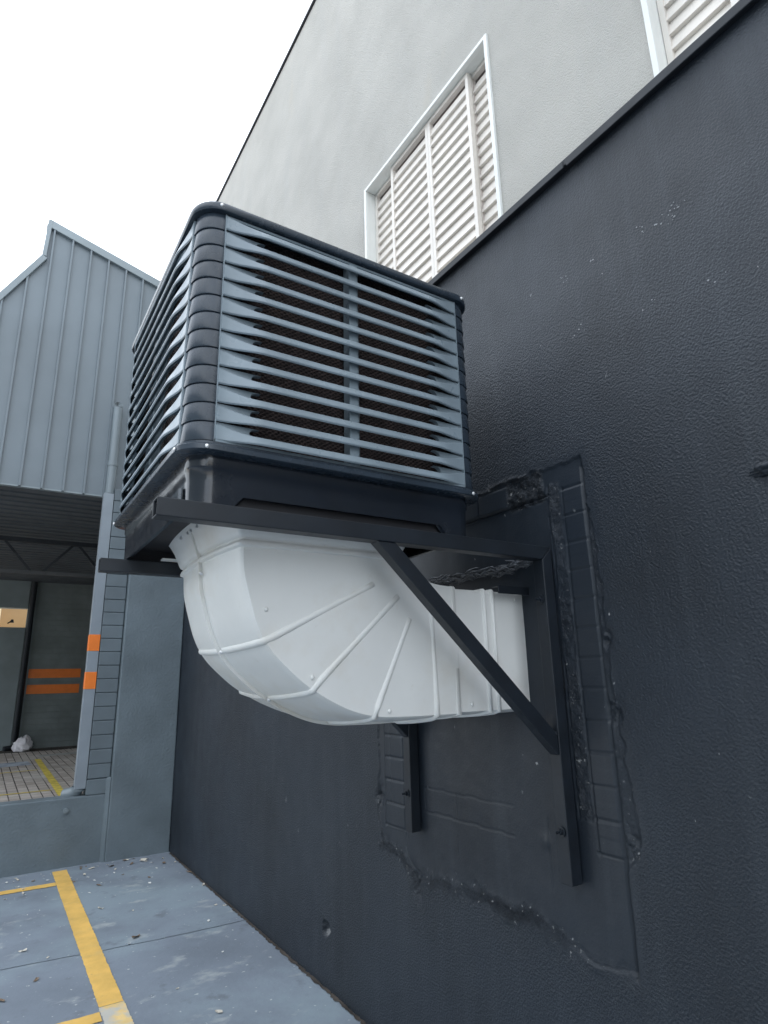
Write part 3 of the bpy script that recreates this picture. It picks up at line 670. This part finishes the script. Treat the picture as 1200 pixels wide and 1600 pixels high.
o = ang.build('steel_angle', M['black_metal'], None, bevel=.001); tag(o, 'short black angle iron on the near top corner of the duct', 'angle iron')

# ------------------------------------------------------------------ boundary: low wall, brick strip, pilaster, post
pil = MB(); n = 26; rws = []
pil.box(-.588, -.0015, 6.755, 6.95, -.02, 3.5)
pil.prism([(-.634, 6.7985), (-.5895, 6.7565), (-.5895, 6.7985)], 'z', -.02, .735)
o = pil.build('pilaster', M['wall_mid'], None, bevel=.012, seg=3); tag(o, 'smooth grey blue rendered pilaster in the corner against the black wall', 'pillar')
lw_ = MB(); lw_.box(-8, -.590, 6.800, 6.985, -.02, .585)
low = lw_.build('low_wall', M['wall_mid'], None, bevel=.012, seg=3); tag(low, 'low grey blue rendered wall edged by the paved lot, left of the brick strip', 'wall')
mb = MB(); mb.box(-.798, -.592, 6.800, 6.98, .588, .722); mb.build('raised_end', M['wall_mid'], low, bevel=.006)
mb = MB(); mb.tube([(-.955, 6.80, .478), (-.955, 6.765, .478)], .022, 16); mb.tube([(-.955, 6.766, .478), (-.955, 6.755, .478)], .011, 10); mb.build('pipe_stub', M['pvc'], low, smooth=False)
bs = MB()
z = .728
while z < 3.5:
    bs.box(-.795, -.594, 6.812+random.uniform(-.002, .002), 6.95, z, z+.127); z += .1315
bs.box(-.793, -.596, 6.826, 6.94, .724, 3.52)
o = bs.build('block_column', M['wall_mid_smooth'], None, bevel=.007); tag(o, 'narrow painted block column between the steel post and the smooth pilaster', 'pillar')
post = empty('steel_post', (-.85, 6.86, .64), 'tall pale grey steel post with two orange bands holding up the carport roof', 'post')
mb = MB(); mb.box(-.898, -.802, 6.812, 6.908, .648, 3.56); mb.box(-.800, -.797, 6.83, 6.90, .73, 3.56); mb.build('shaft', M['post'], post, bevel=.005)
for z0, z1 in ((1.553, 1.716), (1.918, 2.079)):
    mb = MB(); mb.box(-.9005, -.800, 6.8095, 6.905, z0, z1); mb.build('orange_band', M['orange'], post, bevel=.003)
mb = MB(); mb.tube([(-.86, 6.87, .66), (-.865, 6.88, .63), (-.90, 6.93, .605), (-.95, 7.0, .59)], [.052, .055, .055, .052], 16, caps=False)
mb.tube([(-.86, 6.87, .655), (-.862, 6.874, .635)], [.060, .060], 16)
o = mb.build('drain_elbow', M['pvc'], None, smooth=True); tag(o, 'dull grey drain elbow sitting on the wall under the steel post', 'pipe')
dp = MB(); dp.tube([(-.838, 6.862, 3.565), (-.838, 6.862, 4.56), (-.838, 6.880, 4.60), (-.838, 6.93, 4.615)], .048, 18); dp.tube([(-.838, 6.862, 3.88), (-.838, 6.862, 3.94)], .053, 18)
o = dp.build('downpipe', M['pvc'], None, autosmooth=40); tag(o, 'grey downpipe on the metal cladding above the steel post', 'pipe')

# ------------------------------------------------------------------ carport behind
cp = empty('carport', (-2, 9, .45), 'carport with tall grey blue standing seam fascia and dark roof underside', 'carport')
YC = 6.985
def k(x, z): f = (YC+0.0)/6.79; return (-1.75+(x+1.75)*f, 1.594+(z-1.594)*f)
pk = k(-1.736, 6.593); nt_ = k(-1.754, 6.126); l0 = k(-2.083, 5.528); rt = k(-.614, 6.264)
sl = (rt[1]-pk[1])/(rt[0]-pk[0]); right = (-.01, pk[1]+sl*(-.01-pk[0])); sl2 = (l0[1]-nt_[1])/(l0[0]-nt_[0]); left = (-2.95, nt_[1]+sl2*(-2.95-nt_[0]))
bot = 3.575
poly = [(-2.95, bot), (-.01, bot), right, pk, nt_, left]
mb = MB(); mb.prism(poly, 'y', YC, YC+.06); mb.build('fascia_panel', M['clad'], cp)
def topz(x):
    if x >= pk[0]: return pk[1]+sl*(x-pk[0])
    if x <= nt_[0]: return nt_[1]+sl2*(x-nt_[0])
    return nt_[1]+(pk[1]-nt_[1])*(x-nt_[0])/(pk[0]-nt_[0])
x = -.885; sx = []
while x > -2.9: sx.append(x); x -= .197
sx += [-.885+.197*q for q in (1, 2, 3, 4)]
for x in sx:
    mb = MB(); zt = topz(x-.012)-.05; mb.prism([(x-.012, YC-.0005), (x-.010, YC-.038), (x+.008, YC-.038), (x+.010, YC-.0005)], 'z', bot-.012, zt); mb.build('seam_rib', M['clad'], cp)
def trim(a, b_, w=.085, lift=0):
    a = Vector((a[0], 0, a[1])); b_ = Vector((b_[0], 0, b_[1])); d_ = (b_-a).normalized(); dn = Vector((d_.z, 0, -d_.x));
    if dn.z > 0: dn = -dn
    if abs(dn.z) < .3 and dn.x < 0: dn = -dn
    mb = MB(); o_ = Vector((0, 1, 0)); up = -dn*.012
    vs = [a+up, b_+up, b_+dn*w, a+dn*w]
    mb.add([tuple(v+o_*(YC-.044-lift)) for v in vs]+[tuple(v+o_*(YC+.10)) for v in vs], [(0,1,2,3),(7,6,5,4),(0,4,5,1),(1,5,6,2),(2,6,7,3),(3,7,4,0)])
    mb.build('edge_trim', M['clad_trim'], cp, bevel=.004)
trim(pk, right, .085); trim(nt_, pk, .03, .003); trim(left, nt_, .05, .006)
mb = MB(); mb.box(-2.95, -.01, YC-.004, YC+.05, bot-.016, bot-.001); mb.build('bottom_trim', M['clad_trim'], cp)
# roof underside: ribbed sheets running across
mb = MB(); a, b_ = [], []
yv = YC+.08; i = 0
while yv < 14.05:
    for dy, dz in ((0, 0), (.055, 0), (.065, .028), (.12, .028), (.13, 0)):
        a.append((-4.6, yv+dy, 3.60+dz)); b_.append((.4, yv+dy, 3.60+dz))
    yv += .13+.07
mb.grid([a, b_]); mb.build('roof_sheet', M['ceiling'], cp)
mb = MB(); mb.box(-4.6, .4, YC+.07, 14.2, 3.70, 3.76); mb.build('roof_top', M['clad'], cp)
# truss
tr = empty('roof_truss', (-2, 9.05, 3.0), 'dark open web steel truss under the carport roof', 'truss')
mb = MB(); mb.box(-4.6, .3, 9.0, 9.06, 3.40, 3.455); mb.build('top_chord', M['truss'], tr)
mb = MB(); mb.box(-4.6, .3, 9.0, 9.06, 2.985, 3.03); mb.build('bottom_chord', M['truss2'], tr)
mb = MB(); x = -.90+.86
while x > -3.9:
    mb.beam((x-.04, 9.03, 3.40), (x-.36, 9.03, 3.03), .03, .03); mb.beam((x-.50, 9.03, 3.03), (x-.82, 9.03, 3.40), .03, .03); x -= .86
mb.build('web_bars', M['truss'], tr)
# lot level and its markings
sheet('paved_lot', M['paver'], [(-14, 6.985), (.5, 6.985), (.5, 40), (-14, 40)], .45)
line(((-.875, 7.0), (-.845, 11.95), .085), M['yellow_old'], 'yellow bay line on the pavers', .006, .4545)
line(((-.94, 8.38), (-6, 8.30), .05), M['yellow_old'], 'thin yellow cross line on the pavers', .006, .4545)
line(((-.94, 10.45), (-6, 10.2), .06), M['yellow_old'], 'second thin yellow cross line on the pavers', .006, .4545)
M['bluewhite'] = mat('faded_blue_white_paint', (.45, .50, .56), .8, var=.1, vscale=5); mixcol(M['bluewhite'], noise_mask(M['bluewhite'], 4, .45, .6, amount=.8), (.24, .28, .35))
line(((-.98, 11.45), (-6, 11.2), .55), M['bluewhite'], 'faded blue and white bay marking', .006, .4545)
M['gutter'] = mat('pale_gutter_concrete', (.40, .40, .38), .85, var=.15, vscale=5)
line(((.4, 12.6), (-.78, 12.45), .30), M['gutter'], 'pale gutter strip', .01, .4540)
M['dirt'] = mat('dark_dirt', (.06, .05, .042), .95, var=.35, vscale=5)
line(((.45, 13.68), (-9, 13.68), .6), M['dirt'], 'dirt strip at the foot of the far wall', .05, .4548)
line(((-.010, 6.70), (-.010, 2.2), .022), M['dirt'], 'grime along the foot of the black wall', .008, .0045)
# far wall
fw = empty('far_wall', (-1, 14, .45), 'dark painted brick wall with two orange stripes at the back of the carport', 'wall')
mb = MB(); mb.box(-1.16, .02, 14.0, 14.2, .44, 3.68); mb.build('brick_panel', M['inner_wall'], fw)
mb = MB(); mb.box(-9, -1.165, 13.96, 14.2, .44, 2.70); mb.box(-9, -1.165, 13.97, 14.2, 3.075, 3.68); mb.box(-9, -2.6, 13.965, 14.2, 2.70, 3.075); mb.build('rendered_panel', M['inner_wall2'], fw)
for z0, z1 in ((1.447, 1.617), (1.742, 1.912)):
    mb = MB(); mb.box(-1.05, -.10, 13.993, 14.0, z0, z1); mb.build('orange_stripe', M['orange'], fw)
mb = MB(); mb.box(.021, .5, 13.5, 14.2, .44, 3.6); mb.build('dark_gap_block', M['truss'], fw)  # near-black block standing in for the shadowed gap beside the wall
mb = MB(); mb.box(-3.2, -.4, 14.9, 14.95, 2.3, 3.9); mb.build('room_wall', M['warm'], fw)
mb = MB(); mb.box(-2.6, -1.60, 14.6, 14.62, 2.69, 3.2); mb.build('glowing_pane', M['warm2'], fw)
mb = MB(); mb.tube([(-1.40, 14.1, 2.80), (-1.40, 14.1, 2.86)], [.035, .02], 10); mb.tube([(-1.40, 14.1, 2.84), (-1.47, 14.05, 2.78)], .012, 8); mb.build('wall_fitting', M['truss'], fw)
dpp = empty('drainpipe', (-1.13, 13.9, .5), 'black drainpipe on the far wall beside the orange stripes', 'pipe')
mb = MB(); mb.tube([(-1.10, 13.90, 3.58), (-1.10, 13.90, .62), (-1.11, 13.88, .53), (-1.16, 13.84, .50), (-1.27, 13.8, .49)], .05, 14); mb.build('pipe', M['truss'], dpp, smooth=True)
mb = MB(); mb.box(-1.045, -1.02, 13.93, 13.99, .46, 3.5); mb.build('side_strip', M['inner_wall2'], dpp)
# right side wall inside the carport
sw = MB(); sw.box(.03, .25, 7.05, 13.49, .44, 3.59); o = sw.build('carport_side_wall', M['inner_wall'], None); tag(o, 'dark side wall inside the carport behind the pilaster', 'wall')

# white bag
bm = bmesh.new(); bmesh.ops.create_icosphere(bm, subdivisions=4, radius=1)
for v in bm.verts:
    p = v.co.copy(); n1 = fbm(np.array([p.x*1.2+p.z]), np.array([p.y*1.3-p.z*.7]), 2.3, 5)[0]; n2 = fbm(np.array([p.x+p.z*2]), np.array([p.y*2+p.x]), 5, 15)[0]
    v.co = Vector((p.x*.13, p.y*.12, p.z*.12))*(1+n1*.5+abs(n2)*.35)
    if p.z > .5 and p.x > 0: v.co += Vector((.05, 0, .09))*(p.z-.5)
    v.co.z = max(v.co.z, -.1)
me = bpy.data.meshes.new('plastic_bag'); bm.to_mesh(me); bm.free(); me.materials.append(M['bag']); me.polygons.foreach_set('use_smooth', [True]*len(me.polygons))
bag = link(bpy.data.objects.new('plastic_bag', me)); bag.location = (-.99, 13.55, .545); tag(bag, 'crumpled white plastic bag on the pavers at the foot of the far wall', 'bag')

# ------------------------------------------------------------------ leaf and paint scraps on the ground
def scrap(s):
    mb = MB(); n = 9; vs = [(0, 0, .004)]
    ang0 = random.random()*6
    for k_ in range(n):
        a = 2*math.pi*k_/n; r = s*(.6+.5*random.random()); vs.append((r*math.cos(a)*1.4, r*math.sin(a)*.7, .002+abs(math.sin(a*1.5+ang0))*s*.35))
    top_ = vs; bot_ = [(p[0], p[1], p[2]-.0015) for p in vs]
    mb.add(top_+bot_, [(0, 1+k_, 1+(k_+1) % n) for k_ in range(n)]+[(n+1, n+2+(k_+1) % n, n+2+k_) for k_ in range(n)]+[(1+k_, n+2+k_, n+2+(k_+1) % n, 1+(k_+1) % n) for k_ in range(n)])
    return mb
M['leaf2'] = mat('brown_leaf_scrap', (.22, .16, .11), .8, var=.2, vscale=30); M['leaf3'] = mat('white_chip', (.75, .76, .74), .7, var=.1, vscale=30)
spots = [(-1.29,6.62),(-1.18,6.51),(-1.11,6.69),(-1.27,6.2),(-.75,6.70),(-.66,6.64),(-.58,6.64),(-.56,6.57),(-.48,6.46),(-.52,6.23),(-.39,6.24),(-.27,6.58),(-.23,6.46),(-.11,6.54),(-.14,6.38),(-.05,6.34),(-.34,6.70),(-.78,6.34),(-.75,6.21),(-.71,6.1),(-.83,5.88),(-.81,5.45),(-.9,6.28),(-.35,6.01),(-.12,5.53),(-.03,5.53),(-.09,5.01),(-.04,4.96),(-.03,5.95),(-.7,4.74),(-.76,4.65),(-1.33,4.93),(-.31,4.18),(-.62,5.26),(-.23,4.73),(-.66,3.87),(-.55,3.5),(-1.29,4.44),(-1.27,5.63),(-1.19,5.68),(-1.21,4.73),(-1.46,4.28),(-1.37,6.6),(-1.32,6.6)]
spots += [(random.uniform(-1.9, -.05), 6.72-abs(random.gauss(0, .35))) for _ in range(30)]
protos = []
for kind, m_, lb in (('leaf', 'leaf', 'small curled dry tan leaf on the grey painted ground'), ('leaf', 'leaf2', 'small dark brown leaf on the grey painted ground'), ('paint_chip', 'leaf3', 'tiny white paint chip on the grey painted ground')):
    ps = [scrap(1.0).build('dry_leaf' if kind == 'leaf' else kind, M[m_]) for _ in range(3)]
    for p in ps: tag(p, lb, 'leaf' if kind == 'leaf' else 'paint chip', {'leaf': 'tan leaves on the ground', 'leaf2': 'brown leaves on the ground', 'leaf3': 'white chips on the ground'}[m_])
    protos.append([ps, [0]*3])
for i, (x, y_) in enumerate(spots):
    w = random.choices((0, 1, 2), (5, 3, 4))[0] if i > 8 else i % 3
    ps, used = protos[w]; j = i//3 % 3 if i <= 8 else random.randrange(3)
    o = ps[j]
    if used[j]: o = link(o.copy())
    else: used[j] = 1
    s = random.uniform(.010, .026)*(.6 if w == 2 else 1)
    if i == 11: s = .045
    if i == 29: s = .03
    o.location = (x, y_, .003); o.rotation_euler = (random.uniform(-.2, .2), random.uniform(-.2, .2), random.uniform(0, 6)); o.scale = (s, s, s)
scene.render.engine = 'CYCLES'
nb = empty('sky_blocking_building', (-13, 0, 0), 'unseen plain building added across the yard to block low sky light', 'building')  # unseen block added to darken low reflections on the black wall
mb = MB(); mb.box(-20, -10, -25, 6.5, -.01, 6.2); mb.build('wall', M['wall_mid'], nb)
mb = MB(); mb.box(-20.3, -9.7, -25.3, 6.8, 6.202, 6.4); mb.build('roof', M['ceiling'], nb)
